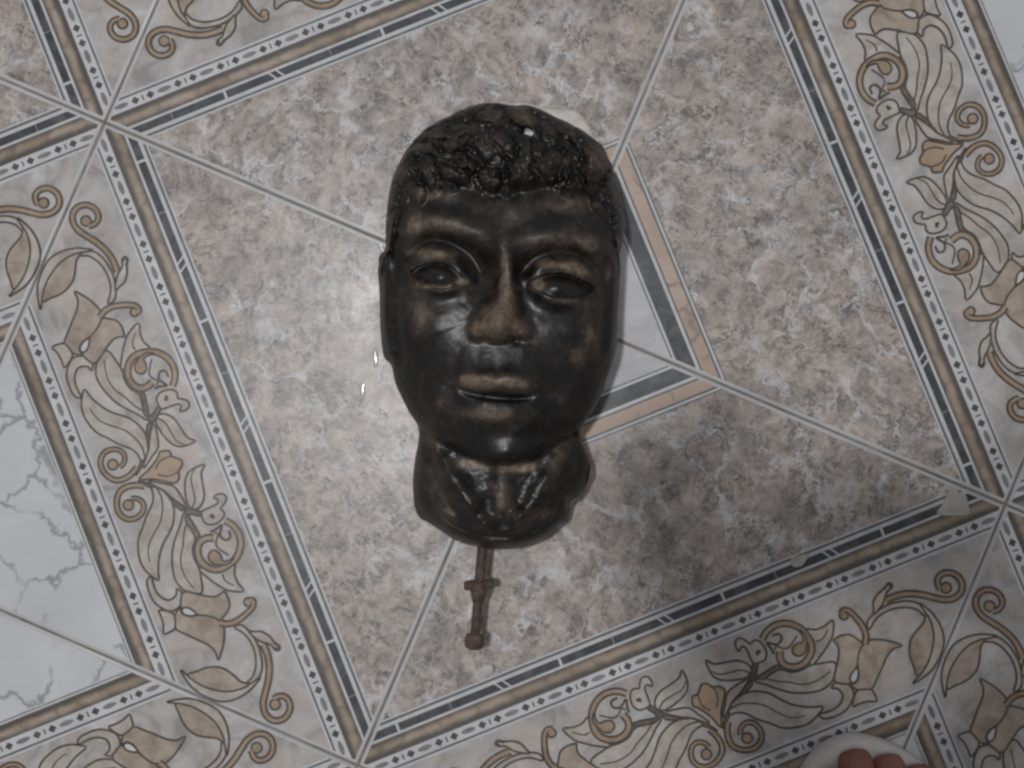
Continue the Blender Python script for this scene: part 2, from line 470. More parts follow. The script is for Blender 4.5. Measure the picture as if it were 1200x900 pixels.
# ---- scroll-work: half of the motif in mm, mirrored about the middle of the tile's diagonal
MOTIF_HALF = [
    ('leaf', 'light', [(4.6, 60.3), (9.8, 52.5), (13.8, 46.6), (20.5, 44.3), (29.9, 43.4), (22.6, 49.2), (14.4, 53.4), (8.6, 58.6)], []),
    ('leaf', 'stem', [(1.9, 67.5), (8.4, 58.5), (16.1, 53.3), (23.3, 49.5), (30.2, 44.8), (31.1, 47.6), (21.8, 52.2), (13.6, 56.4), (8.4, 61.8)], []),
    ('band', 'tan', [(6.8, 64.5), (3.7, 70.7), (2.9, 77), (4.6, 81.8), (9, 85.3), (14.9, 87), (20.3, 85.8), (23.9, 81.9), (24.6, 77.2), (22.8, 72.4), (19.3, 69.8), (15.5, 70), (12.5, 72.5), (11.3, 75.7)], 3.44, 2.54, (14.6, 79.1, 3.44)),
    ('leaf', 'light', [(29.8, 41.7), (21.9, 40.7), (13.4, 37.4), (9.3, 33.3), (8.1, 27.9), (8.6, 21.3), (12.4, 25.4), (19.8, 27.5), (27.4, 29.2), (33, 33.5), (34.2, 38.9)], [[(32.9, 40.1), (27.9, 36.1), (20.2, 34.7), (13.4, 33.3), (8.6, 28.9)]]),
    ('leaf', 'light', [(9.2, 60.1), (14.6, 61), (20, 63.9), (25.7, 70.2), (32.5, 75.8), (37.9, 80.8), (44.2, 83.6), (51.7, 85.3), (58.5, 84.7), (64.5, 82.1), (69, 78.5), (61.2, 75.9), (51.9, 70.6), (45.9, 65), (39.8, 57.6), (32.6, 53.1), (25.2, 51.1), (18.1, 52.4), (13.1, 54.6)], [[(11.2, 57.1), (18.1, 56.5), (25.5, 58.6), (33.4, 63.4), (39.5, 70.7), (44.8, 76), (51, 78.9), (55.7, 79.5)]]),
    ('leaf', 'light', [(33.6, 46.5), (39.3, 50.8), (45.9, 56.7), (52.9, 61.9), (59.8, 65.1), (65.6, 66.9), (72.6, 68), (79, 66.4), (83.5, 63.2), (87.8, 54.6), (77.6, 51.4), (71.5, 50.3), (64.7, 50.9), (57.9, 49.5), (52.8, 45.8), (42.8, 44), (36, 44.6)], [[(39.6, 46), (45.8, 50.9), (54, 55), (60.5, 59.2), (67.2, 61), (73.7, 61), (82.8, 58.8)]]),
    ('leaf', 'light', [(71.5, 50.3), (80.1, 47.1), (87.9, 41.9), (93, 37.4), (97.2, 28.2), (90.4, 29.7), (83.9, 29.6), (77.5, 27.1), (77.2, 36.1)], [[(81, 36.8), (85.8, 37), (91.6, 32.7)]]),
    ('leaf', 'stem', [(35, 45), (41.4, 43.4), (51.1, 41.9), (52.5, 44.5), (45.4, 45.8), (39.1, 47.1)], []),
    ('band', 'tan', [(48.6, 22.4), (53.8, 18.6), (61.1, 17), (68.4, 19), (73.9, 23.7), (76.6, 29.3), (77.7, 36.3), (76.2, 41.5), (72.1, 45.6), (66.3, 47.8), (60.5, 47), (56, 43.8), (54.8, 39.2), (56.3, 34)], 3.74, 4.19, None),
    ('leaf', 'tan', [(67.9, 41.9), (64.4, 39.3), (65, 35.4), (69.1, 33.7), (73.2, 33.7), (74.3, 30), (73.9, 25.7), (76.4, 30.8), (74.6, 36.7), (72.1, 40.6)], []),
    ('line', 'dark', [(52, 34.4), (51.7, 30.1), (50.6, 25.6), (56.2, 29.1), (60.7, 27.1), (60.2, 23.2), (55.5, 22.6)], 1.7),
    ('line', 'dark', [(53.4, 32.1), (55.8, 30.1), (58.8, 32.9), (62.4, 34), (66.6, 31.9), (71.1, 28.7)], 1.2),
    ('leaf', 'light', [(39.6, 35.7), (37.1, 34.7), (36.6, 29.2), (36.2, 23.2), (33.6, 21.8), (31.6, 23.9), (30.4, 21.8), (31.4, 17.2), (35.1, 16.2), (38, 19), (39.7, 22.1), (43.4, 21.1), (46.6, 23.2), (48.1, 28.8), (47.1, 33.3), (44.1, 35.8)], []),
    ('line', 'dark', [(42.6, 31.1), (41.8, 29.2), (43.6, 28.6), (43.9, 30)], 1.8),
    ('leaf', 'stem', [(31.4, 44.8), (31.6, 41.2), (34.2, 38.9), (37.3, 35.2), (39.5, 36.9), (36.4, 41.5), (35.4, 45.2)], []),
    ('leaf', 'light', [(64.8, 82.2), (66.3, 85.7), (72.3, 87.2), (80.6, 86.8), (86.9, 83.5), (91.3, 78.6), (91.1, 72.8), (87.9, 68.7), (82.8, 67.1), (79, 69.3), (82.8, 71.2), (84.2, 76.7), (80.5, 81), (74.8, 82.9), (69.1, 82.7)], []),
    ('leaf', 'light', [(87.8, 85.5), (93.2, 77.7), (98.9, 77.9), (103, 79.9), (104, 83.6), (103.7, 88.4), (98.7, 86.5), (92.5, 85.7)], []),
    ('leaf', 'petal', [(82.6, 65.4), (89, 55.5), (93.2, 48.1), (93.2, 43.2), (92.5, 40.3), (98.7, 39.6), (103.8, 41.2), (107, 45.3), (109.1, 50.3), (104.5, 55.8), (100.2, 62.4), (96.4, 65.8), (92, 70.7), (88.9, 70.3)], []),
    ('leaf', 'petal', [(91.7, 71.4), (95.5, 72.1), (99.3, 67.8), (101.1, 61.1), (105, 54.4), (108.8, 51), (115.2, 49.4), (122.3, 52.2), (128.7, 56.4), (133.4, 60.7), (127, 60.6), (120.8, 63.9), (115.4, 69.2), (109.1, 74.9), (104, 79.5), (99.6, 78.2), (94.5, 76.6)], []),
    ('leaf', 'white', [(93.5, 71.3), (92.7, 68.5), (94.8, 65.6), (98.6, 63.4), (100.1, 63.6), (99.3, 67), (96.9, 70.6)], []),
    ('leaf', 'light', [(117.1, 42.7), (123.8, 38), (131.2, 36), (139.2, 36.3), (147.1, 39), (152.6, 43.6), (154.7, 48.5), (156.3, 43.4), (153.2, 38.1), (147.3, 34.5), (141.3, 33), (134.3, 32.3), (125.5, 33.7), (118, 37.3)], []),
    ('band', 'tan', [(110.7, 50.9), (113.4, 46.2), (114, 39.9), (112.1, 32.6), (109.3, 26.5), (105.9, 24.5), (103.7, 26)], 3.74, 2.99, (105, 27.9, 2.84)),
    ('leaf', 'light', [(130.4, 86.6), (135.4, 83.6), (143.5, 78.6), (149.2, 72.6), (154.6, 64.1), (156.9, 55.2), (156.3, 47.5), (154.6, 38.6), (158.1, 44.1), (160.6, 50), (162, 58.8), (160.6, 67.3), (157, 73.2), (150.4, 79.7), (143.9, 83.7), (136.6, 85.7)], []),
    ('leaf', 'petal', [(135.2, 83.5), (135.2, 77), (135.3, 70.5), (137.2, 63.8), (140.9, 58.7), (146.4, 55.1), (152.6, 51.8), (156.3, 47.5), (156.9, 55.2), (154.6, 64.1), (149.2, 72.6), (143.5, 78.6)], []),
    ('band', 'tan', [(134.9, 28.8), (142.2, 28.8), (149.8, 30.3), (158, 34.2), (165, 39.1), (170.8, 43), (177.4, 44.5), (183.1, 42.5), (185.9, 37.9), (185.4, 32.4), (181.6, 28), (176.4, 26.8), (172.5, 28.5), (170.9, 32), (171.2, 35.8)], 3.89, 3.29, (175.1, 36.1, 3.44)),
    ('leaf', 'light', [(123.6, 34.6), (125, 31.1), (126.7, 26.8), (131.5, 23), (136.2, 21.5), (140.4, 19.1), (142.6, 20.8), (140.9, 23), (137.1, 24.3), (133, 29.3), (128.5, 32.5)], []),
    ('line', 'dark', [(136.7, 22.1), (139.6, 20), (141.4, 20.7), (139.8, 22.5)], 1.3),
]
MOTIF_TULIP = ('leaf', 'bud', [(0.5, 65.3), (-2.2, 57.7), (-7.7, 48.9), (-10.7, 46.1), (-8.8, 40.2), (-5, 40.1), (-0.6, 35.2), (3.3, 35.9), (6, 39.4), (10.4, 40.7), (12.6, 44.5), (9, 50.5), (4.7, 57.1), (2.2, 64.3)], [[(-1.2, 53.1), (-5, 48.3), (-5.2, 41.6), (-4.3, 39.5)], [(3, 53.1), (6.3, 47.8), (6.9, 42.3), (5.4, 38.8)]])
STROKE = 1.45
pr = Print()
pr.poly(ab(clip_strip(1.0545, 1.391)), 'ground')
def put_leaf(e, sg):
    P = catmull([tw(sg * t, w) for t, w in e[2]], 3, True)
    pr.up(); pr.poly(P, e[1])
    pr.up(); pr.ribbon(P + [P[0]], STROKE / 1000, STROKE / 1000, 'dark')
    for q in e[3]:
        pr.up(); pr.ribbon(catmull([tw(sg * t, w) for t, w in q], 4), 0.0013, 0.0009, 'dark')
def put_band(e, sg):
    P = catmull([tw(sg * t, w) for t, w in e[2]], 5)
    w0, w1 = e[3] / 1000, e[4] / 1000
    st = STROKE / 1000
    pr.up(); pr.ribbon(P, w0 + st, w1 + st, 'dark')
    if e[5]:
        c = tw(sg * e[5][0], e[5][1])
        pr.up(); pr.disc(c, e[5][2] / 1000 + st / 2, 'dark')
    pr.up(); pr.ribbon(P, w0 - st, w1 - st, e[1])
    if e[5]:
        pr.up(); pr.disc(c, e[5][2] / 1000 - st / 2, e[1])
for sg in (-1, 1):
    for e in MOTIF_HALF:
        if e[0] == 'leaf': put_leaf(e, sg)
        elif e[0] == 'band': put_band(e, sg)
        else:
            pr.up(); pr.ribbon(catmull([tw(sg * t, w) for t, w in e[2]], 4), e[3] / 1000, e[3] / 1000, 'dark')
put_leaf(MOTIF_TULIP, 1)
ME_FLORAL = pr.mesh('scroll_print')

bv, bf = tile_body()
ME_TILE = bpy.data.meshes.new('tile')
ME_TILE.from_pydata(bv, [], bf); ME_TILE.materials.append(M['edge_white']); ME_TILE.update()
ME_TILE.polygons.foreach_set('use_smooth', [True] * 12 + [False])

rt = random.Random(3)
for i in range(-3, 3):
    for j in range(-3, 3):
        cu = i if i % 2 == 0 else i + 1
        cv = j if j % 2 == 0 else j + 1
        su = 1 if cu == i else -1
        sv = 1 if cv == j else -1
        o2 = UX * (cu * T) + VX * (cv * T)
        ax = UX * su if su * sv < 0 else VX * sv
        t = bpy.data.objects.new('tile', ME_TILE)
        COL.objects.link(t)
        t.parent = floor
        t.location = (o2.x, o2.y, TOP)
        t.rotation_euler = (rt.uniform(-1, 1) * 0.0008, rt.uniform(-1, 1) * 0.0008, math.atan2(ax.y, ax.x))
        for nm, me in (('stone_field', ME_FIELD), ('rosette_inlay', ME_INLAY), ('border_band', ME_BORDER),
                       ('scroll_print', ME_FLORAL), ('outer_border_band', ME_OUTER), ('marble_corner', ME_MARBLE)):
            c = bpy.data.objects.new(nm, me)
            COL.objects.link(c)
            c.parent = t
# two pale chips knocked out of the border glaze
for CH in ([(0.1601, -0.1652), (0.1658, -0.1635), (0.1721, -0.1624), (0.1698, -0.1669), (0.1669, -0.1703), (0.1612, -0.1709)],
           [(0.2577, -0.1356), (0.269, -0.1367), (0.2787, -0.1356), (0.2782, -0.1288), (0.276, -0.1225), (0.2658, -0.1208), (0.2623, -0.1276)]):
    P = [(p.x, p.y, 0.0006) for p in catmull(CH, 4, True)]
    mesh_obj('glaze_chip', P, [tuple(range(len(P)))], M['light'], floor)
# low glossy domes added beside the head to make glints of the bulb
m = NT('glossy_glint_dome')
m.bsdf.inputs['Base Color'].default_value = (0.40, 0.38, 0.36, 1); m.bsdf.inputs['Roughness'].default_value = 0.10
for (cx, cy, L_, W_, rot) in ((-0.1185, -0.0305, 0.0075, 0.0017, 1.50), (-0.1270, -0.0540, 0.0075, 0.0016, 1.35), (-0.1130, -0.0680, 0.0042, 0.0007, 2.2)):
    V_, F_ = [], []
    for k, (q, z) in enumerate(((1.0, 0.00026), (0.8, 0.00034), (0.45, 0.00041), (0.0, 0.00043))):
        for i in range(14):
            a_ = 2 * math.pi * i / 14
            x, y = L_ * q * math.cos(a_), W_ * q * math.sin(a_) + 0.0006 * math.sin(3 * q * math.cos(a_))
            V_.append((x * math.cos(rot) - y * math.sin(rot), x * math.sin(rot) + y * math.cos(rot), z))
    for k in range(3):
        for i in range(14): F_.append((k * 14 + i, k * 14 + (i + 1) % 14, k * 14 + 14 + (i + 1) % 14, k * 14 + 14 + i))
    d_ = mesh_obj('glint_dome', V_, F_, m.mat, floor, smooth=True)
    d_.location = (cx, cy, 0.00018)

# ================================================================== PLASTER HEAD
def vnoise(x, y, seed=0):
    """smooth value noise in numpy, about -1..1"""
    xi, yi = np.floor(x).astype(np.int64), np.floor(y).astype(np.int64)
    fx, fy = x - xi, y - yi
    def h(a, b):
        n = (a * 374761393 + b * 668265263 + seed * 974711) & 0x7fffffff
        n = ((n ^ (n >> 13)) * 1274126177) & 0x7fffffff
        return ((n ^ (n >> 16)) & 0xffff) / 32767.5 - 1
    ux, uy = fx * fx * (3 - 2 * fx), fy * fy * (3 - 2 * fy)
    return (h(xi, yi) * (1 - ux) + h(xi + 1, yi) * ux) * (1 - uy) + (h(xi, yi + 1) * (1 - ux) + h(xi + 1, yi + 1) * ux) * uy
def fbm(x, y, seed=0, oct=4):
    s, a, tot = 0, 1.0, 0
    for k in range(oct):
        s = s + a * vnoise(x * 2 ** k + 17 * k, y * 2 ** k - 9 * k, seed + k); tot += a; a *= 0.5
    return s / tot
def cells(x, y, seed=0):
    """distance to nearest and second nearest scattered point"""
    xi, yi = np.floor(x).astype(np.int64), np.floor(y).astype(np.int64)
    f1 = np.full(x.shape, 9.0); f2 = np.full(x.shape, 9.0)
    for dx in (-1, 0, 1):
        for dy in (-1, 0, 1):
            a, b = xi + dx, yi + dy
            def h(s):
                n = (a * 374761393 + b * 668265263 + (seed + s) * 974711) & 0x7fffffff
                n = ((n ^ (n >> 13)) * 1274126177) & 0x7fffffff
                return ((n ^ (n >> 16)) & 0xffff) / 65535.0
            d = np.hypot(a + 0.1 + 0.8 * h(1) - x, b + 0.1 + 0.8 * h(2) - y)
            f2 = np.minimum(f2, np.maximum(f1, d)); f1 = np.minimum(f1, d)
    return f1, f2
def sstep(a, b, x):
    t = np.clip((x - a) / (b - a), 0, 1); return t * t * (3 - 2 * t)
def smax(a, b, k):
    h = np.clip(0.5 + 0.5 * (a - b) / k, 0, 1)
    return b + (a - b) * h + k * h * (1 - h)
def blob(x, y, cx, cy, sx, sy, amp, ang=0.0):
    c, s = math.cos(math.radians(ang)), math.sin(math.radians(ang))
    u, v = (x - cx) * c + (y - cy) * s, -(x - cx) * s + (y - cy) * c
    return amp * np.exp(-0.5 * ((u / sx) ** 2 + (v / sy) ** 2))
def along(x, y, P, sig, amp):
    """soft ridge (or groove) along a smooth line; sig and amp may run from first to last value"""
    pts = [(p.x, p.y) for p in catmull(P, 6)]
    n = len(pts)
    best = np.full(x.shape, 1e9); tt = np.zeros(x.shape)
    for i in range(n - 1):
        (ax, ay), (bx, by) = pts[i], pts[i + 1]
        dx, dy = bx - ax, by - ay
        L = dx * dx + dy * dy + 1e-9
        t = np.clip(((x - ax) * dx + (y - ay) * dy) / L, 0, 1)
        d = (x - ax - t * dx) ** 2 + (y - ay - t * dy) ** 2
        m_ = d < best
        best = np.where(m_, d, best); tt = np.where(m_, (i + t) / (n - 1), tt)
    def lerp(q): return np.interp(tt, np.linspace(0, 1, len(q)), q) if isinstance(q, (list, tuple)) else q
    return lerp(amp) * np.exp(-0.5 * best / np.square(lerp(sig)))

UNIT = 0.000543                            # one drawing unit of the head, m
HC = (588.0, 372.0)
def to_world(X, Y, Z):
    return (-0.0324 + (X - 588) * UNIT, -0.0121 - (Y - 380) * UNIT, Z * UNIT)

OUT_ALL = [(444, 305), (452, 292), (452, 267), (458, 217), (465, 198), (479, 172), (498, 153), (523, 138), (549, 126), (577, 121),
           (600, 124), (622, 125), (650, 137), (675, 149), (691, 160), (706, 170), (716, 188), (723, 210), (729, 236), (732, 264), (728, 293),
           (726, 331), (724, 367), (722, 407), (713, 437), (699, 473), (683, 498), (681, 512), (688, 528), (693, 547), (690, 563), (681, 580),
           (668, 590), (665, 607), (653, 620), (633, 635), (607, 643), (580, 645), (553, 640), (530, 632), (513, 621), (491, 608),
           (483, 590), (481, 563), (483, 543), (488, 518), (488, 502), (476, 473), (464, 450), (459, 429), (450, 417), (446, 383), (445, 345)]
OUT_HEAD = [(444, 305), (452, 292), (452, 267), (458, 217), (465, 198), (479, 172), (498, 153), (523, 138), (549, 126), (577, 121),
            (600, 124), (622, 125), (650, 137), (675, 149), (691, 160), (706, 170), (716, 188), (723, 210), (729, 236), (732, 264), (728, 293),
            (726, 331), (724, 367), (722, 407), (713, 437), (699, 473), (680, 502), (654, 529), (623, 548), (598, 554), (568, 551),
            (539, 540), (508, 519), (488, 495), (474, 473), (464, 450), (459, 429), (450, 417), (446, 383), (445, 345)]
def polar(points):
    P = catmull(points, 8, True)
    a = np.array([math.atan2(p.y - HC[1], p.x - HC[0]) for p in P]); r = np.array([math.hypot(p.x - HC[0], p.y - HC[1]) for p in P])
    o = np.argsort(a); a, r = a[o], r[o]
    a = np.concatenate([a - 2 * math.pi, a, a + 2 * math.pi]); r = np.concatenate([r, r, r])
    return lambda q: np.interp(q, a, r)
R_ALL, R_HEAD = polar(OUT_ALL), polar(OUT_HEAD)
HAIRLINE = ([430, 448, 456, 463, 475, 500, 540, 577, 610, 650, 690, 712, 722, 730, 745],
            [330, 300, 262, 240, 227, 219, 216, 223, 222, 218, 228, 237, 262, 305, 330])

def head_surface(X, Y):
    th = np.arctan2(Y - HC[1], X - HC[0]); rr = np.hypot(X - HC[0], Y - HC[1])
    rh = np.clip(rr / R_HEAD(th), 0, 1.0); ra = np.clip(rr / R_ALL(th), 0, 1.0)
    # features are drawn a little larger than they are, about the point under the eye of the viewer
    x = 613 + (X - 613) * 1.068; y = 491 + (Y - 491) * 1.068
    z0 = 82.0
    Zh = z0 + 102 * np.sqrt(np.clip(1 - rh ** 2.5, 0, 1))
    inside = rr / R_HEAD(th)
    Zh = np.where(inside > 1.0005, -40.0, Zh)
    fade = np.sqrt(np.clip(1 - rh ** 6, 0, 1))
    D = np.zeros(X.shape)
    # --- forehead, brows, sockets
    D += blob(x, y, 588, 286, 62, 26, 9)
    D += along(x, y, [(474, 272), (492, 264), (522, 262), (555, 276), (580, 294)], 10.5, [4, 8, 8, 6, 4])
    D += along(x, y, [(606, 296), (632, 284), (664, 277), (690, 284), (706, 300)], 10.5, [4, 6, 8, 8, 4])
    D += blob(x, y, 588, 296, 13, 13, 8)
    D += blob(x, y, 518, 302, 37, 21, -23, 10); D += blob(x, y, 561, 324, 13, 20, -11)
    D += blob(x, y, 658, 316, 39, 21, -23); D += blob(x, y, 613, 332, 11, 20, -11)
    # --- eyeballs, lids
    D += blob(x, y, 513, 319, 25, 15, 25, 8); D += blob(x, y, 656, 335, 28, 16, 25, 2)
    D += along(x, y, [(471, 304), (491, 281), (518, 279), (548, 295), (563, 317)], 4.0, [-2, -6, -7, -6, -2])
    D += along(x, y, [(609, 321), (626, 302), (655, 292), (687, 300), (707, 323)], 4.0, [-2, -6, -7, -6, -2])
    D += along(x, y, [(477, 315), (493, 298), (513, 297), (535, 309), (550, 330)], 5.0, [4, 8, 9, 8, 4])
    D += along(x, y, [(616, 328), (634, 315), (656, 311), (682, 318), (701, 335)], 5.0, [4, 8, 9, 8, 4])
    D += along(x, y, [(487, 333), (505, 342), (524, 343), (541, 335)], 3.2, [2, 4, 4, 2])
    D += along(x, y, [(625, 343), (645, 354), (668, 355), (692, 343)], 3.2, [2, 4, 4, 2])
    D += along(x, y, [(490, 351), (512, 358), (538, 352)], 6, -1.6); D += along(x, y, [(628, 360), (655, 370), (688, 360)], 6, -1.6)
    for (ax, ay, bx, by, up, dn, ix, iy) in ((479, 319, 548, 332, 18.5, 14.5, 516, 324), (617, 333, 699, 338, 15.5, 16, 653, 335)):
        t = np.clip((x - ax) / (bx - ax), 0, 1); mid = ay + (by - ay) * t; arch = np.sin(np.pi * t) ** 0.75
        yu, yl = mid - up * arch, mid + dn * arch
        op = sstep(0, 2.2, np.minimum(y - yu, yl - y)) * ((x > ax) & (x < bx))
        D += op * -8.5
        ir = np.hypot(x - ix, y - iy)
        D += op * 3.2 * np.exp(-0.5 * (ir / 9.0) ** 2)
    # --- nose
    nose = along(x, y, [(591, 292), (596, 320), (595, 343), (591, 363), (587, 383)], [6.5, 6.5, 8, 11.5, 15], [3, 15, 22, 30, 34])
    nose += blob(x, y, 587, 379, 12, 10, 12)
    nose += blob(x, y, 567, 389, 9, 7, 7) + blob(x, y, 607, 390, 8.5, 7, 6.5)
    nose += blob(x, y, 587, 392, 9, 7, 6)
    nose *= sstep(407, 394, y + 0.05 * (x - 587))
    D += nose
    D += blob(x, y, 573, 396, 6, 4, -11, -12) + blob(x, y, 602, 397, 6, 4, -11, 12)
    D += along(x, y, [(552, 374), (548, 388), (552, 398)], 5, -1) + along(x, y, [(618, 374), (625, 390), (620, 400)], 5, -1)
    # --- cheeks
    D += blob(x, y, 497, 378, 26, 24, 9) + blob(x, y, 686, 388, 24, 24, 9)
    D += along(x, y, [(545, 396), (533, 424), (524, 452), (524, 470)], 6, [0, -2, -2.5, -1])
    D += along(x, y, [(628, 398), (641, 428), (650, 456), (650, 474)], 6, [0, -2, -2.5, -1])
    # --- mouth
    D += blob(x, y, 583, 452, 44, 32, 13)
    D += blob(x, y, 583, 430, 7, 11, -1.5)
    D += along(x, y, [(541, 453), (555, 448), (568, 445), (581, 449), (596, 446), (611, 451), (625, 459)], [4, 6.5, 8, 6.5, 8, 6.5, 4], [2, 7, 11, 9, 11, 7, 2])
    D += along(x, y, [(530, 449), (544, 458), (561, 463), (581, 466), (601, 467), (618, 466), (634, 458)], 2.6, [-2, -5, -8, -9, -8, -5, -2])
    D += along(x, y, [(549, 475), (564, 482), (581, 486), (600, 484), (616, 477)], [5, 8, 9, 8, 5], [3, 9, 12, 9, 3])
    D += blob(x, y, 526, 450, 6, 6, -2.5) + blob(x, y, 640, 461, 6, 6, -2.5)
    D += blob(x, y, 583, 505, 27, 7, -2)
    D += blob(x, y, 590, 541, 29, 14, 29)
    # --- ears, low against the sides
    D += along(x, y, [(450, 296), (446, 330), (446, 380), (456, 424)], 4.5, 9) - along(x, y, [(463, 300), (462, 350), (466, 420)], 4, 4)
    D += along(x, y, [(724, 300), (724, 350), (720, 400)], 4, 8) - along(x, y, [(711, 300), (711, 350), (706, 410)], 4, 6)
    # --- hair: a raised cap of thick pressed curls
    hl = np.interp(x, HAIRLINE[0], HAIRLINE[1])
    hl = hl + 9 * vnoise(x / 17, y / 40, 5) + 3 * vnoise(x / 5, y / 30, 6)
    hm = sstep(8, -7, y - hl)
    wx = x + 16 * fbm(x / 30, y / 30, 11); wy = y + 18 * fbm(x / 30, y / 30, 12)
    ang = np.arctan2(wy - 330, wx - 590); rad = np.hypot(wx - 590, wy - 330)
    f1, f2 = cells(ang * 5.8 + rad / 60, rad / 34 + 0.8 * ang, 4)
    curl = np.clip(f2 - f1, 0, 0.55)
    g1, g2 = cells(wx / 9, wy / 9, 8)
    D += hm * (blob(x, y, 592, 204, 42, 14, 9))
    strand = np.sin(ang * 75 + 5 * fbm(x / 24, y / 24, 51) + 14 * f1)
    D += hm * (3 + 24 * curl ** 0.8 + 1.2 * np.clip(g2 - g1, 0, .6) + 15 * fbm(x / 19, y / 19, 2) + 1.1 * strand * sstep(0.02, 0.25, curl))
    D += along(x, y, [(505, 224), (540, 221), (577, 228), (612, 227), (650, 223), (690, 233)], 5, -1.5)
    # --- hand modelling unevenness
    D += 1.6 * fbm(x / 34, y / 34, 21) * (1 - 0.4 * hm) + 0.12 * fbm(x / 7, y / 7, 25)
    Zh = Zh + D * np.where(inside > 1.0005, 0, np.maximum(fade, 0.25 * hm))
    # --- neck
    L = np.interp(Y, [480, 505, 543, 563, 590, 607, 645], [476, 479, 482, 481, 483, 489, 489])
    Rr = np.interp(Y, [480, 505, 528, 547, 563, 580, 590, 607, 645], [694, 691, 691, 693, 690, 683, 676, 672, 672])
    t = np.clip((X - (L + Rr) / 2) / ((Rr - L) / 2), -1, 1)
    rim = np.sqrt(np.clip(1 - ra ** 16, 0, 1))
    N = np.zeros(X.shape)
    N += along(x, y, [(588, 556), (588, 580), (585, 606)], [8, 8, 7], [8, 11, 5])
    N += along(x, y, [(494, 515), (522, 560), (548, 590), (566, 618)], [11, 11, 9, 7], [9, 14, 14, 7])
    N += along(x, y, [(672, 525), (645, 562), (626, 590), (608, 612)], [11, 10, 8, 6], [9, 14, 13, 7])
    N += blob(x, y, 564, 608, 20, 9, -5, 20) + blob(x, y, 568, 615, 8, 6, 7) + blob(x, y, 606, 607, 9, 7, 9, -20) + blob(x, y, 586, 606, 4, 8, -6)
    N += along(x, y, [(515, 612), (548, 628), (583, 634), (620, 629), (650, 612)], 3.2, -6)
    N += along(x, y, [(500, 540), (512, 575), (532, 606)], 4, -5) + along(x, y, [(664, 555), (656, 585), (640, 612)], 4, -5)
    N += 4.5 * fbm(x / 22, y / 22, 31) + 0.2 * fbm(x / 6, y / 6, 33)
    Zn = 52 + (78 * np.sqrt(np.clip(1 - np.abs(t) ** 2.3, 0, 1)) + N * np.clip(1 - np.abs(t) ** 6, 0, 1)) * rim
    Zn = np.where(Y > 440, Zn, 0)
    Z = smax(Zh, Zn, 7.0)
    # --- wear of the dark paint down to brown
    W = np.zeros(X.shape)
    for b in ((592, 320, 4, 24, .95, 0), (595, 350, 6, 14, .9, 0), (587, 377, 15, 13, 1.3, 0), (563, 387, 8, 6, .85, 0), (610, 388, 7, 6, .75, 0),
              (586, 393, 6, 5, .8, 0), (515, 228, 15, 5, .6, 8), (497, 262, 22, 8, .5, -5), (535, 267, 18, 6, .5, 14), (484, 256, 8, 16, .45, 0),
              (655, 282, 32, 7, .45, -3), (692, 288, 8, 7, .6, 30), (680, 315, 12, 5, .95, 20), (652, 311, 18, 4.5, .75, 0), (508, 297, 20, 5, .9, 10),
              (512, 337, 17, 2.4, .65, 4), (665, 355, 22, 3, .5, 2), (543, 331, 5, 3.5, 1.2, 0), (630, 335, 5.5, 5.5, 1.35, 0), (494, 374, 7, 12, .5, 20),
              (488, 350, 9, 16, .35, 0), (692, 392, 6, 14, .5, 0), (676, 418, 6, 8, .45, 0), (563, 449, 16, 6, 1.15, 0),
              (601, 449, 14, 5, .9, 6), (547, 444, 6, 3, .6, 0), (576, 486, 22, 6, .9, 4), (520, 470, 7, 7, .35, 0), (552, 546, 15, 4.5, 1.25, 8), (612, 549, 15, 4.5, 1.2, -6),
              (588, 585, 7, 15, .7, 0), (497, 512, 7, 12, .45, -20), (505, 570, 9, 18, .4, 0), (520, 605, 8, 10, .45, 0), (655, 545, 7, 16, .45, 20), (638, 608, 12, 7, .45, 0),
              (665, 240, 26, 8, .4, 0), (605, 255, 10, 8, .35, 0), (575, 170, 8, 14, .4, 30), (540, 155, 14, 6, .35, 0), (655, 185, 14, 6, .4, 0), (612, 200, 8, 12, .4, 20), (530, 180, 7, 14, .4, 0)):
        W += blob(x, y, *b[:4], b[4], b[5])
    W += hm * 0.95 * np.clip(curl * 2.2 - 0.45, 0, 1) * sstep(-0.15, 0.35, fbm(x / 26, y / 26, 61))
    W = np.clip(W * (1 - 0.35 * hm) + (0.17 - 0.10 * hm) * np.clip(fbm(x / 22, y / 22, 41), 0, 1), 0, 1.3)
    P_ = blob(x, y, 620, 149, 5.0, 3.0, 0.95, 15) + blob(x, y, 564, 140, 2.5, 1.4, .8, 20)     # knocks down to white plaster
    return Z, W, P_

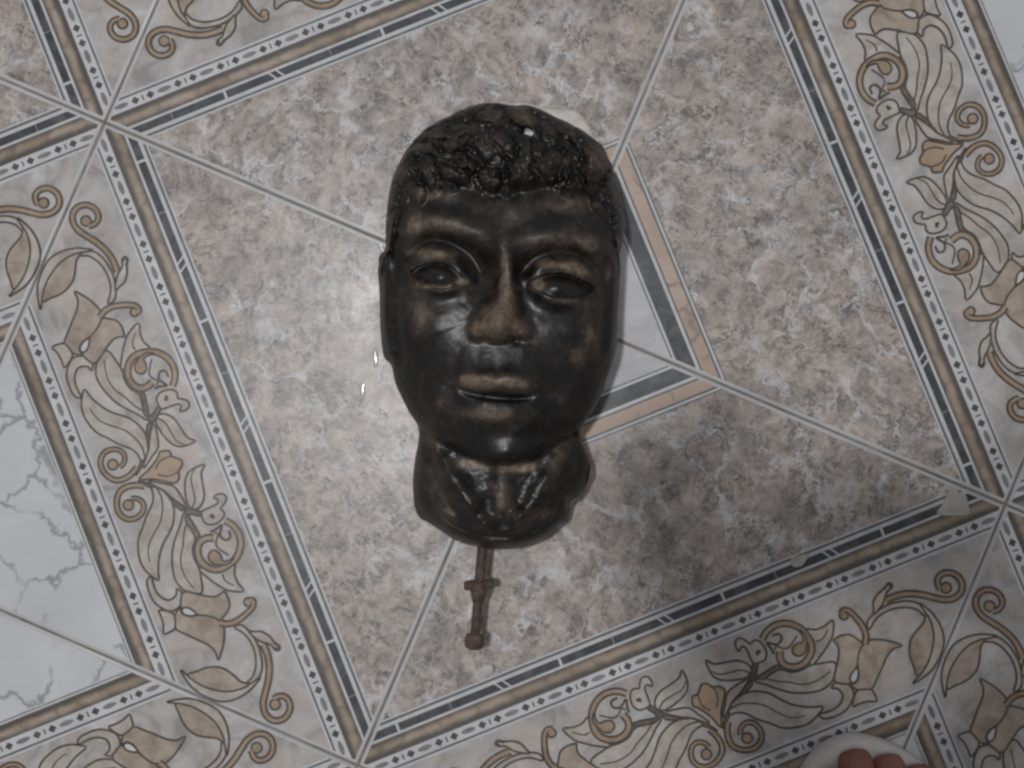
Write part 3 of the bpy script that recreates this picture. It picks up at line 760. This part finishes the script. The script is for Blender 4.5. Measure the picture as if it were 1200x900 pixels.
def build_head():
    NR, NA = 250, 760
    th = np.linspace(-math.pi, math.pi, NA, endpoint=False)
    fr = np.sin(np.linspace(0.0015, 1, NR) * math.pi / 2)
    edge = R_ALL(th)
    hair_edge = sstep(0.15, -0.25, np.sin(th) + 0.28)
    edge = edge + hair_edge * (6.5 * vnoise(th * 11, th * 0 + 3, 2) + 2.2 * vnoise(th * 34, th * 0 + 7, 3)) + 0.8 * vnoise(th * 22, th * 0, 9) + sstep(0.70, 0.86, np.sin(th)) * (3.5 * vnoise(th * 9, th * 0 + 2, 19) + 2.0 * vnoise(th * 27, th * 0 + 5, 20))
    TH2, FR = np.meshgrid(th, fr)
    X = HC[0] + np.cos(TH2) * FR * edge; Y = HC[1] + np.sin(TH2) * FR * edge
    Z, W, P_ = head_surface(X, Y)
    # flanks: from the widest line down and in towards the back
    rows = [(X, Y, Z, W, P_)]
    e = Z[-1]
    for q, dz in ((1.004, 0.90), (1.0, 0.78), (0.992, 0.66), (0.98, 0.54), (0.965, 0.42), (0.945, 0.30)):
        xx = HC[0] + np.cos(th) * edge * q; yy = HC[1] + np.sin(th) * edge * q
        lump = 1.2 * vnoise(th * 14, th * 0 + q * 40, 6)
        zl = 22 + (e - 22) * max(0.0, (dz - 0.30) / 0.70)
        rows.append((xx[None] + lump * np.cos(th), yy[None] + lump * np.sin(th), zl[None], W[-1:] * 0.8 + 0.1, P_[-1:] * 0))
    X, Y, Z, W, P_ = (np.concatenate([r[i] for r in rows]) for i in range(5))
    n = X.shape[0]
    wx, wy, wz = to_world(X, Y, Z)
    verts = np.stack([wx, wy, wz], -1).reshape(-1, 3)
    idx = np.arange(n * NA).reshape(n, NA)
    a = idx[:-1]; b = idx[1:]
    quads = np.stack([a, np.roll(a, -1, 1), np.roll(b, -1, 1), b], -1).reshape(-1, 4)
    c = len(verts)
    cz = float(np.mean(Z[0])) * UNIT
    cw = to_world(HC[0], HC[1], 0)
    verts = np.concatenate([verts, [[cw[0], cw[1], cz]]])
    faces = [tuple(q[::-1]) for q in quads.tolist()] + [(c, idx[0, (k + 1) % NA].item(), idx[0, k].item()) for k in range(NA)]
    return verts, faces, np.append(W.ravel(), W[0].mean()), np.append(P_.ravel(), 0), edge, th

def head_material():
    m = NT('worn_black_patina')
    tc = m.n('ShaderNodeTexCoord')
    at = m.n('ShaderNodeAttribute', attribute_name='wear')
    ap = m.n('ShaderNodeAttribute', attribute_name='plaster')
    n1 = m.noise(tc.outputs['Object'], 190, 6, 0.7)
    n2 = m.noise(tc.outputs['Object'], 60, 4, 0.6, 0.6)
    s = m.n('ShaderNodeMath', operation='MULTIPLY_ADD'); m.l(n1.outputs['Fac'], s.inputs[0]); s.inputs[1].default_value = 0.55; m.l(at.outputs['Fac'], s.inputs[2])
    s2 = m.n('ShaderNodeMath', operation='MULTIPLY_ADD'); m.l(n2.outputs['Fac'], s2.inputs[0]); s2.inputs[1].default_value = 0.5; m.l(s.outputs[0], s2.inputs[2])
    s3 = m.n('ShaderNodeMapRange'); m.l(s2.outputs[0], s3.inputs[0]); s3.inputs[1].default_value = 0.55; s3.inputs[2].default_value = 1.5
    wear = m.ramp(s3.outputs[0], [(0.0, 0.0), (0.35, 0.22), (0.8, 0.85), (1.0, 0.95)])
    black = m.ramp(n2.outputs['Fac'], [(0.35, (0.0040, 0.0036, 0.0032)), (0.65, (0.010, 0.0085, 0.0070))])
    brown = m.ramp(n1.outputs['Fac'], [(0.30, (0.080, 0.055, 0.035)), (0.52, (0.175, 0.130, 0.092)), (0.70, (0.25, 0.195, 0.145))])
    col = m.mix(wear, black, brown)
    pf = m.ramp(ap.outputs['Fac'], [(0.45, 0.0), (0.62, 1.0)])
    col = m.mix(pf, col, (0.62, 0.58, 0.52))
    m.l(col, m.bsdf.inputs['Base Color'])
    r = m.ramp(s2.outputs[0], [(0.45, 0.36), (0.95, 0.50)])
    m.l(r, m.bsdf.inputs['Roughness'])
    m.bsdf.inputs['Specular IOR Level'].default_value = 0.5
    bp = m.n('ShaderNodeBump'); bp.inputs['Strength'].default_value = 0.07; bp.inputs['Distance'].default_value = 0.0006
    n3 = m.noise(tc.outputs['Object'], 260, 4, 0.65)
    m.l(n3.outputs['Fac'], bp.inputs['Height']); m.l(bp.outputs[0], m.bsdf.inputs['Normal'])
    return m.mat

def plaster_material():
    m = NT('raw_plaster')
    tc = m.n('ShaderNodeTexCoord')
    n1 = m.noise(tc.outputs['Object'], 70, 6, 0.65)
    col = m.ramp(n1.outputs['Fac'], [(0.35, (0.40, 0.36, 0.31)), (0.55, (0.62, 0.585, 0.535)), (0.7, (0.70, 0.68, 0.64))])
    m.l(col, m.bsdf.inputs['Base Color']); m.bsdf.inputs['Roughness'].default_value = 0.85
    bp = m.n('ShaderNodeBump'); bp.inputs['Strength'].default_value = 0.5; bp.inputs['Distance'].default_value = 0.001
    m.l(n1.outputs['Fac'], bp.inputs['Height']); m.l(bp.outputs[0], m.bsdf.inputs['Normal'])
    return m.mat

def iron_material():
    m = NT('rusty_iron')
    tc = m.n('ShaderNodeTexCoord')
    n1 = m.noise(tc.outputs['Object'], 240, 6, 0.7)
    col = m.ramp(n1.outputs['Fac'], [(0.32, (0.040, 0.026, 0.019)), (0.52, (0.085, 0.055, 0.042)), (0.7, (0.14, 0.095, 0.072))])
    m.l(col, m.bsdf.inputs['Base Color']); m.bsdf.inputs['Roughness'].default_value = 0.75
    bp = m.n('ShaderNodeBump'); bp.inputs['Strength'].default_value = 0.6; bp.inputs['Distance'].default_value = 0.0008
    m.l(n1.outputs['Fac'], bp.inputs['Height']); m.l(bp.outputs[0], m.bsdf.inputs['Normal'])
    return m.mat

head = empty('sculpted_head', (-0.0324, -0.0121, 0.0))
tag(head, 'dark patinated plaster head of a young man lying face up on the tiles', 'sculpture')
HOFF = Vector((-0.0324, -0.0121, 0.0))
hv, hf, hw, hp, hedge, hth = build_head()
face = mesh_obj('face_cast', hv - np.array(HOFF), hf, head_material(), head, smooth=True)
for nm, val in (('wear', hw), ('plaster', hp)):
    a_ = face.data.attributes.new(nm, 'FLOAT', 'POINT')
    a_.data.foreach_set('value', np.ascontiguousarray(val, dtype=np.float32))
face['label'] = 'black painted face, hair and neck worn to brown on the high points'

# unpainted plaster at the back, standing proud behind the crown
def build_back():
    NA = 300
    th = np.linspace(-math.pi, math.pi, NA, endpoint=False)
    base = R_ALL(th) * 0.972
    bump = 38 * np.exp(-0.5 * ((th + 1.23) / 0.11) ** 2) + 29 * np.exp(-0.5 * ((th + 1.54) / 0.12) ** 2)
    edge = base + bump + 1.5 * vnoise(th * 9, th * 0, 3) + 0.8 * vnoise(th * 30, th * 0, 4)
    rows = []
    for q, z in ((0.955, 0.6), (0.985, 2.5), (1.0, 8), (1.003, 20), (0.998, 31), (0.985, 37), (0.955, 40), (0.90, 42)):
        zz = z + (0.6 + 0.03 * z) * vnoise(th * 11, th * 0 + z, 5)
        rows.append(np.stack(to_world(HC[0] + np.cos(th) * edge * q, HC[1] + np.sin(th) * edge * q, np.maximum(zz, 0.4)), -1))
    v = np.concatenate(rows); n = len(rows)
    idx = np.arange(n * NA).reshape(n, NA)
    f = [(idx[r, k].item(), idx[r, (k + 1) % NA].item(), idx[r + 1, (k + 1) % NA].item(), idx[r + 1, k].item()) for r in range(n - 1) for k in range(NA)]
    f = [q[::-1] for q in f]
    f.append(tuple(idx[0].tolist())); f.append(tuple(idx[-1].tolist()[::-1]))
    return v, f
pv, pf = build_back()
back = mesh_obj('plaster_back', pv - np.array(HOFF), pf, plaster_material(), head, smooth=True)
back['label'] = 'pale unpainted plaster edge behind the hair'

# ---- iron rod sticking out of the base of the neck
def lathe(prof, n=20):
    """profile of (distance along axis, radius), axis along +x"""
    V_, F_ = [], []
    for d, r in prof:
        for k in range(n):
            q = 2 * math.pi * k / n
            V_.append((d, r * math.cos(q), r * math.sin(q)))
    for i in range(len(prof) - 1):
        for k in range(n):
            F_.append((i * n + k, (i + 1) * n + k, (i + 1) * n + (k + 1) % n, i * n + (k + 1) % n))
    F_.append(tuple(range(n))); F_.append(tuple(range((len(prof) - 1) * n, len(prof) * n))[::-1])
    return V_, F_
iron = iron_material()
A = Vector((-0.0435, -0.1350, 0.034)); B = Vector((-0.0506, -0.2185, 0.030))
ax = (B - A); LEN = ax.length
V_, F_ = lathe([(0, .0031), (LEN * .4, .0032), (LEN * .7, .0030), (LEN, .0031)])
rod = mesh_obj('armature_rod', V_, F_, iron, head, smooth=True)
rod.location = A - HOFF
rod.rotation_mode = 'QUATERNION'
rod.rotation_quaternion = Vector((1, 0, 0)).rotation_difference(ax.normalized())
rod['label'] = 'rusty iron rod with a collar and knob jutting from the neck'
V_, F_ = lathe([(LEN - .0085, .0031), (LEN - .0078, .0052), (LEN - .006, .0062), (LEN - .0025, .0064), (LEN + .0008, .0055), (LEN + .0022, .0030)])
mesh_obj('knob', [(p[0], p[1], p[2] * 0.6) for p in V_], F_, iron, rod, smooth=True)
c0 = 0.0390
V_, F_ = lathe([(c0 + .002, .0033), (c0 + .0035, .0052), (c0 + .009, .0054), (c0 + .012, .0046), (c0 + .0165, .0033)])
mesh_obj('collar', V_, F_, iron, rod, smooth=True)
V_, F_ = lathe([(-.0098, .0020), (-.0090, .0030), (-.006, .0034), (0, .0033), (.005, .0034), (.0085, .0028), (.0094, .0017)])
lug = mesh_obj('lug', V_, F_, iron, rod, smooth=True)
lug.location = (c0 + 0.005, 0, 0); lug.rotation_euler = (0, 0, math.radians(98))

# ================================================================== PHOTOGRAPHER (only the toes of one foot reach into the picture)
def simple(name, color, rough=0.6, nscale=40, var=0.25, bump=0.2):
    m = NT(name)
    tc = m.n('ShaderNodeTexCoord')
    n1 = m.noise(tc.outputs['Object'], nscale, 5, 0.6)
    c = m.ramp(n1.outputs['Fac'], [(0.35, tuple(k * (1 - var) for k in color)), (0.65, tuple(k * (1 + var) for k in color))])
    m.l(c, m.bsdf.inputs['Base Color']); m.bsdf.inputs['Roughness'].default_value = rough
    bp = m.n('ShaderNodeBump'); bp.inputs['Strength'].default_value = bump; bp.inputs['Distance'].default_value = 0.001
    m.l(n1.outputs['Fac'], bp.inputs['Height']); m.l(bp.outputs[0], m.bsdf.inputs['Normal'])
    return m.mat
M_SKIN = simple('brown_skin', (0.23, 0.095, 0.072), 0.6, 60, 0.18)
M_NAIL = simple('toenail', (0.225, 0.122, 0.09), 0.35, 60, 0.1)
M_SHIRT = simple('grey_cotton_shirt', (0.23, 0.24, 0.26), 0.9, 300, 0.12)
M_TROUSER = simple('dark_denim', (0.045, 0.05, 0.07), 0.9, 400, 0.2)
M_HAIR = simple('black_hair', (0.012, 0.011, 0.010), 0.6, 200, 0.4, 0.8)
M_FOAM = simple('white_foam_sole', (0.60, 0.58, 0.56), 0.7, 120, 0.06)
M_PHONE = simple('black_plastic', (0.02, 0.02, 0.022), 0.3, 30, 0.1, 0.0)
M_GLASS = simple('dark_screen_glass', (0.01, 0.011, 0.013), 0.1, 30, 0.05, 0.0)

def skin_mesh(name, chains, mat, parent=None, sub=2, root=None):
    """one continuous surface grown over connected joints; chains share joints given by the same name"""
    names, pos, rad, edges = {}, [], [], []
    def vid(j):
        nm, p, r = j
        if nm is not None and nm in names: return names[nm]
        pos.append(p); rad.append(r)
        if nm is not None: names[nm] = len(pos) - 1
        return len(pos) - 1
    for ch in chains:
        last = None
        for j in ch:
            k = vid(j)
            if last is not None: edges.append((last, k))
            last = k
    me = bpy.data.meshes.new(name)
    me.from_pydata(pos, edges, [])
    o = bpy.data.objects.new(name, me); COL.objects.link(o)
    md = o.modifiers.new('skin', 'SKIN'); md.use_smooth_shade = True
    bpy.context.view_layer.objects.active = o
    if not me.skin_vertices:
        bm = bmesh.new(); bm.from_mesh(me); bm.verts.layers.skin.verify(); bm.to_mesh(me); bm.free()
    for k, sv_ in enumerate(me.skin_vertices[0].data):
        r = rad[k]
        sv_.radius = r if isinstance(r, tuple) else (r, r)
        sv_.use_root = (k == names.get(root, 0))
    ss = o.modifiers.new('sub', 'SUBSURF'); ss.levels = sub; ss.render_levels = sub
    dg = bpy.context.evaluated_depsgraph_get()
    ev = bpy.data.meshes.new_from_object(o.evaluated_get(dg))
    bpy.data.objects.remove(o)
    ev.materials.clear(); ev.materials.append(mat)
    ev.polygons.foreach_set('use_smooth', [True] * len(ev.polygons))
    n = bpy.data.objects.new(name, ev); COL.objects.link(n)
    if parent: n.parent = parent
    return n

PX, PY = 0.205, -0.52                      # between the heels
person = empty('person', (PX, PY, 0.0))
tag(person, 'person standing over the sculpture, toes in a white sandal beside the scroll border', 'person')
def rel(p): return (p[0] - PX, p[1] - PY, p[2])

def foot(side, ox, oy, yaw):
    """toe joints: side -1 = right foot seen from above with the big toe on the left"""
    c, s = math.cos(yaw), math.sin(yaw)
    def w(x, y, z):
        x *= side
        return rel((ox + x * c - y * s, oy + x * s + y * c, z))
    n = 'R' if side > 0 else 'L'
    ch = []
    ank = ('ank' + n, w(0.006, -0.005, 0.105), (0.036, 0.040))
    mid = ('mid' + n, w(0.0, 0.065, 0.060), (0.038, 0.026))
    ball = ('ball' + n, w(0.002, 0.125, 0.043), (0.036, 0.015))
    ch.append([ank, mid, ball])
    ch.append([ank, ('heel' + n, w(0.004, -0.048, 0.048), (0.030, 0.026))])
    # big toe first
    for k, (bx, by, tx, ty, r) in enumerate(((-0.026, 0.147, -0.035, 0.209, 0.0138), (-0.009, 0.160, -0.0160, 0.2235, 0.0120), (0.0085, 0.158, 0.0050, 0.2190, 0.0112),
                                             (0.024, 0.150, 0.0245, 0.2115, 0.0102), (0.036, 0.140, 0.041, 0.198, 0.0090))):
        mx, my = (bx + tx) / 2, (by + ty) / 2
        ch.append([ball, (None, w(bx, by, 0.040), r * 1.05), (None, w(mx, my, 0.0405), r), (None, w(tx * 0.9 + mx * 0.1, ty * 0.75 + my * 0.25, 0.039), r * 1.08), (None, w(tx, ty, 0.0350), r * 0.80)])
    return ch

RF = (0.2215, -0.5030, math.radians(4))
LF = (0.070, -0.66, math.radians(8))
ch = foot(1, *RF) + foot(-1, *LF)
ch.append([('pel', rel((0.20, -0.74, 0.86)), (0.14, 0.10)), ('wai', rel((0.185, -0.65, 0.99)), (0.12, 0.09)), ('che', rel((0.15, -0.48, 1.12)), (0.14, 0.10)),
           ('neck', rel((0.065, -0.285, 1.195)), 0.054), ('chin', rel((0.030, -0.205, 1.200)), 0.064), ('skull', rel((-0.005, -0.118, 1.220)), (0.086, 0.092)), ('crown', rel((-0.020, -0.068, 1.240)), (0.068, 0.074))])
ch.append([('chin', None, 0), ('nose', rel((0.000, -0.155, 1.122)), 0.018)])
for sx, f, n in ((1, RF, 'R'), (-1, LF, 'L')):
    hipx = 0.20 + sx * 0.085
    ch.append([('pel', None, 0), ('hip' + n, rel((hipx, -0.74, 0.80)), 0.085), ('knee' + n, rel(((hipx + f[0]) / 2, -0.64 if n == 'L' else -0.54, 0.48)), 0.056),
               ('calf' + n, rel((f[0], f[1] - 0.035, 0.32)), 0.050), ('shin' + n, rel((f[0], f[1] - 0.015, 0.19)), 0.036), ('ank' + n, None, 0)])
# arms and hands round the phone
PH = Vector((0.033, -0.0760, 0.8012))      # phone centre
hands = []
for sx, n in ((1, 'R'), (-1, 'L')):
    sh = (0.145 + sx * 0.175, -0.43, 1.14)
    el = (PH.x + 0.105 + sx * 0.145, -0.31, 0.90)
    wr = (PH.x + 0.026 + sx * 0.078, PH.y - 0.068, 0.825)
    pa = (PH.x + sx * 0.090, PH.y - 0.020, 0.808)
    ch.append([('che', None, 0), ('sho' + n, rel(sh), 0.058), ('elb' + n, rel(el), 0.042), ('fore' + n, rel(tuple(e_ * 0.55 + w_ * 0.45 for e_, w_ in zip(el, wr))), 0.038), ('wri' + n, rel(wr), 0.027),
               ('palm' + n, rel(pa), (0.034, 0.016))])
    # four fingers curl under the far edge, thumb rests on the near edge of the screen
    for k, (kx, ky, ln) in enumerate(((0.070, 0.034, 0.9), (0.083, 0.034, 1.0), (0.096, 0.030, .95), (0.107, 0.022, .8))):
        b0 = (PH.x + sx * (kx + .012), PH.y + ky * 0.35, 0.806)
        b1 = (PH.x + sx * kx, PH.y + ky + .010, 0.804)
        b2 = (PH.x + sx * (kx - .016 * ln), PH.y + ky + .020, 0.797)
        b3 = (PH.x + sx * (kx - .032 * ln), PH.y + ky + .013, 0.7935 if kx > .08 else 0.795)
        ch.append([('palm' + n, None, 0), (None, rel(b0), 0.0092), (None, rel(b1), 0.0085), (None, rel(b2), 0.0078), (None, rel(b3), 0.0070)])
    ch.append([('palm' + n, None, 0), (None, rel((PH.x + sx * 0.078, PH.y - 0.036, 0.817)), 0.0110), (None, rel((PH.x + sx * 0.058, PH.y - 0.026, 0.819)), 0.0095), (None, rel((PH.x + sx * 0.040, PH.y - 0.012, 0.817)), 0.0082)])
body = skin_mesh('body', ch, M_SKIN, person, 2, 'pel')

shirt = skin_mesh('shirt', [
    [('p', rel((0.197, -0.72, 0.90)), (0.165, 0.125)), ('w', rel((0.185, -0.65, 0.995)), (0.15, 0.115)), ('c', rel((0.15, -0.48, 1.12)), (0.165, 0.125)), ('n', rel((0.085, -0.335, 1.18)), 0.082)],
    [('c', None, 0), ('sr', rel((0.322, -0.43, 1.135)), 0.075), (None, rel((0.313, -0.375, 1.03)), 0.066)],
    [('c', None, 0), ('sl', rel((-0.030, -0.43, 1.135)), 0.075), (None, rel((-0.047, -0.375, 1.03)), 0.066)]], M_SHIRT, person, 2, 'c')
def leg_pts(sx, f, n):
    hipx = 0.20 + sx * 0.085
    ky = -0.64 if n == 'L' else -0.54
    return [('p', None, 0), (None, rel((hipx, -0.74, 0.79)), 0.105), (None, rel(((hipx + f[0]) / 2, ky, 0.48)), 0.076), (None, rel((f[0], f[1] - 0.033, 0.30)), 0.068), (None, rel((f[0], f[1] - 0.020, 0.16)), 0.060)]
trousers = skin_mesh('trousers', [[('p', rel((0.20, -0.74, 0.86)), (0.155, 0.118)), ('b', rel((0.195, -0.70, 0.93)), (0.150, 0.112))], leg_pts(1, RF, 'R'), leg_pts(-1, LF, 'L')], M_TROUSER, person, 2, 'p')
hairp = skin_mesh('hair', [[(None, rel((0.025, -0.195, 1.258)), 0.064), (None, rel((-0.003, -0.126, 1.268)), (0.082, 0.082)), (None, rel((-0.022, -0.065, 1.264)), 0.066)]], M_HAIR, person, 2)

# toenails on the foot that shows
for k, (tx, ty, r) in enumerate(((-0.035, 0.2105, 0.0068), (-0.0155, 0.2225, 0.0046), (0.0045, 0.2175, 0.0043), (0.0225, 0.209, 0.0040), (0.037, 0.194, 0.0038))):
    c, s = math.cos(RF[2]), math.sin(RF[2])
    bx, by = RF[0] + tx * c - ty * s, RF[1] + tx * s + ty * c
    V_, F_ = [], []
    for rr, zz in ((1.0, 0.0), (0.9, 0.0008), (0.0, 0.0012)):
        for q in range(12):
            a_ = 2 * math.pi * q / 12
            V_.append((rr * r * math.cos(a_), rr * r * 0.95 * math.sin(a_), zz))
    for i in range(2):
        for q in range(12):
            F_.append((i * 12 + q, i * 12 + (q + 1) % 12, i * 12 + 12 + (q + 1) % 12, i * 12 + 12 + q))
    nl = mesh_obj('toenail', V_, F_, M_NAIL, body, smooth=True)
    nl.location = rel((bx, by - 0.003, 0.0385 + r * 0.85)); nl.rotation_euler = (math.radians(-18), 0, RF[2])

# ---- sandals
def sandal(ox, oy, yaw, side, label):
    root = empty('sandal', (ox, oy, 0.0), yaw)
    tag(root, label, 'sandal')
    O = [(-0.012, 0.2255), (-0.036, 0.214), (-0.0525, 0.186), (-0.055, 0.150), (-0.050, 0.100), (-0.040, 0.050), (-0.038, 0.0), (-0.036, -0.050), (-0.020, -0.078), (0.006, -0.086),
         (0.030, -0.076), (0.042, -0.050), (0.044, 0.0), (0.047, 0.050), (0.055, 0.100), (0.060, 0.140), (0.055, 0.172), (0.042, 0.197), (0.016, 0.218)]
    P = catmull([(x * side, y) for x, y in O], 5, True)
    if side < 0: P = P[::-1]
    n = len(P)
    rings = [(0.955, 0.0006), (0.99, 0.003), (1.0, 0.008), (1.0, 0.019), (0.985, 0.0235), (0.95, 0.0255), (0.90, 0.0250)]
    V_, F_ = [], []
    for q, z in rings:
        for p in P: V_.append((p.x * q, 0.07 + (p.y - 0.07) * q, z))
    for i in range(len(rings) - 1):
        for k in range(n): F_.append((i * n + k, i * n + (k + 1) % n, (i + 1) * n + (k + 1) % n, (i + 1) * n + k))
    F_ = [f_[::-1] for f_ in F_]
    F_.append(tuple(range(n))); F_.append(tuple(range((len(rings) - 1) * n, len(rings) * n))[::-1])
    mesh_obj('sole', V_, F_, M_FOAM, root, smooth=True)
    # thong strap: two arms meeting between the first two toes
    for sx in (-1, 1):
        C = catmull([(-0.018 * side, 0.158, 0.027), (-0.018 * side, 0.150, 0.050), (-0.018 * side + sx * 0.020, 0.125, 0.066), (sx * 0.040, 0.085, 0.060), (sx * 0.0455, 0.045, 0.024)], 5)
        V_, F_ = [], []
        for k, p in enumerate(C):
            wd = 0.003 + 0.005 * math.sin(math.pi * k / (len(C) - 1))
            for a_, b_ in ((-wd, 0.0012), (wd, 0.0012), (wd, -0.0012), (-wd, -0.0012)): V_.append((p.x, p.y + a_, p.z + b_))
        for k in range(len(C) - 1):
            for q in range(4): F_.append((4 * k + q, 4 * k + (q + 1) % 4, 4 * k + 4 + (q + 1) % 4, 4 * k + 4 + q))
        F_.append((0, 1, 2, 3)); e_ = 4 * (len(C) - 1); F_.append((e_ + 3, e_ + 2, e_ + 1, e_))
        mesh_obj('strap', V_, F_, M_FOAM, root, smooth=True)
    return root
sandal(*RF, 1, 'white foam sandal with brown toes on its sole beside the scroll border')
sandal(*LF, -1, 'white foam sandal under the rear foot of the person')

# ---- phone in both hands, its lens is the eye of the picture
phone = empty('phone', tuple(PH))
tag(phone, 'black phone held flat in both hands above the sculpture', 'phone')
bm = bmesh.new(); bmesh.ops.create_cube(bm, size=1.0)
bmesh.ops.scale(bm, vec=(0.122, 0.062, 0.0095), verts=bm.verts)
bmesh.ops.bevel(bm, geom=list(bm.edges), offset=0.003, segments=3, affect='EDGES')
me = bpy.data.meshes.new('case'); bm.to_mesh(me); bm.free(); me.materials.append(M_PHONE)
o = bpy.data.objects.new('case', me); COL.objects.link(o); o.parent = phone
mesh_obj('screen', [(-.046, -.027, .0049), (.046, -.027, .0049), (.046, .027, .0049), (-.046, .027, .0049)], [(0, 1, 2, 3)], M_GLASS, phone)
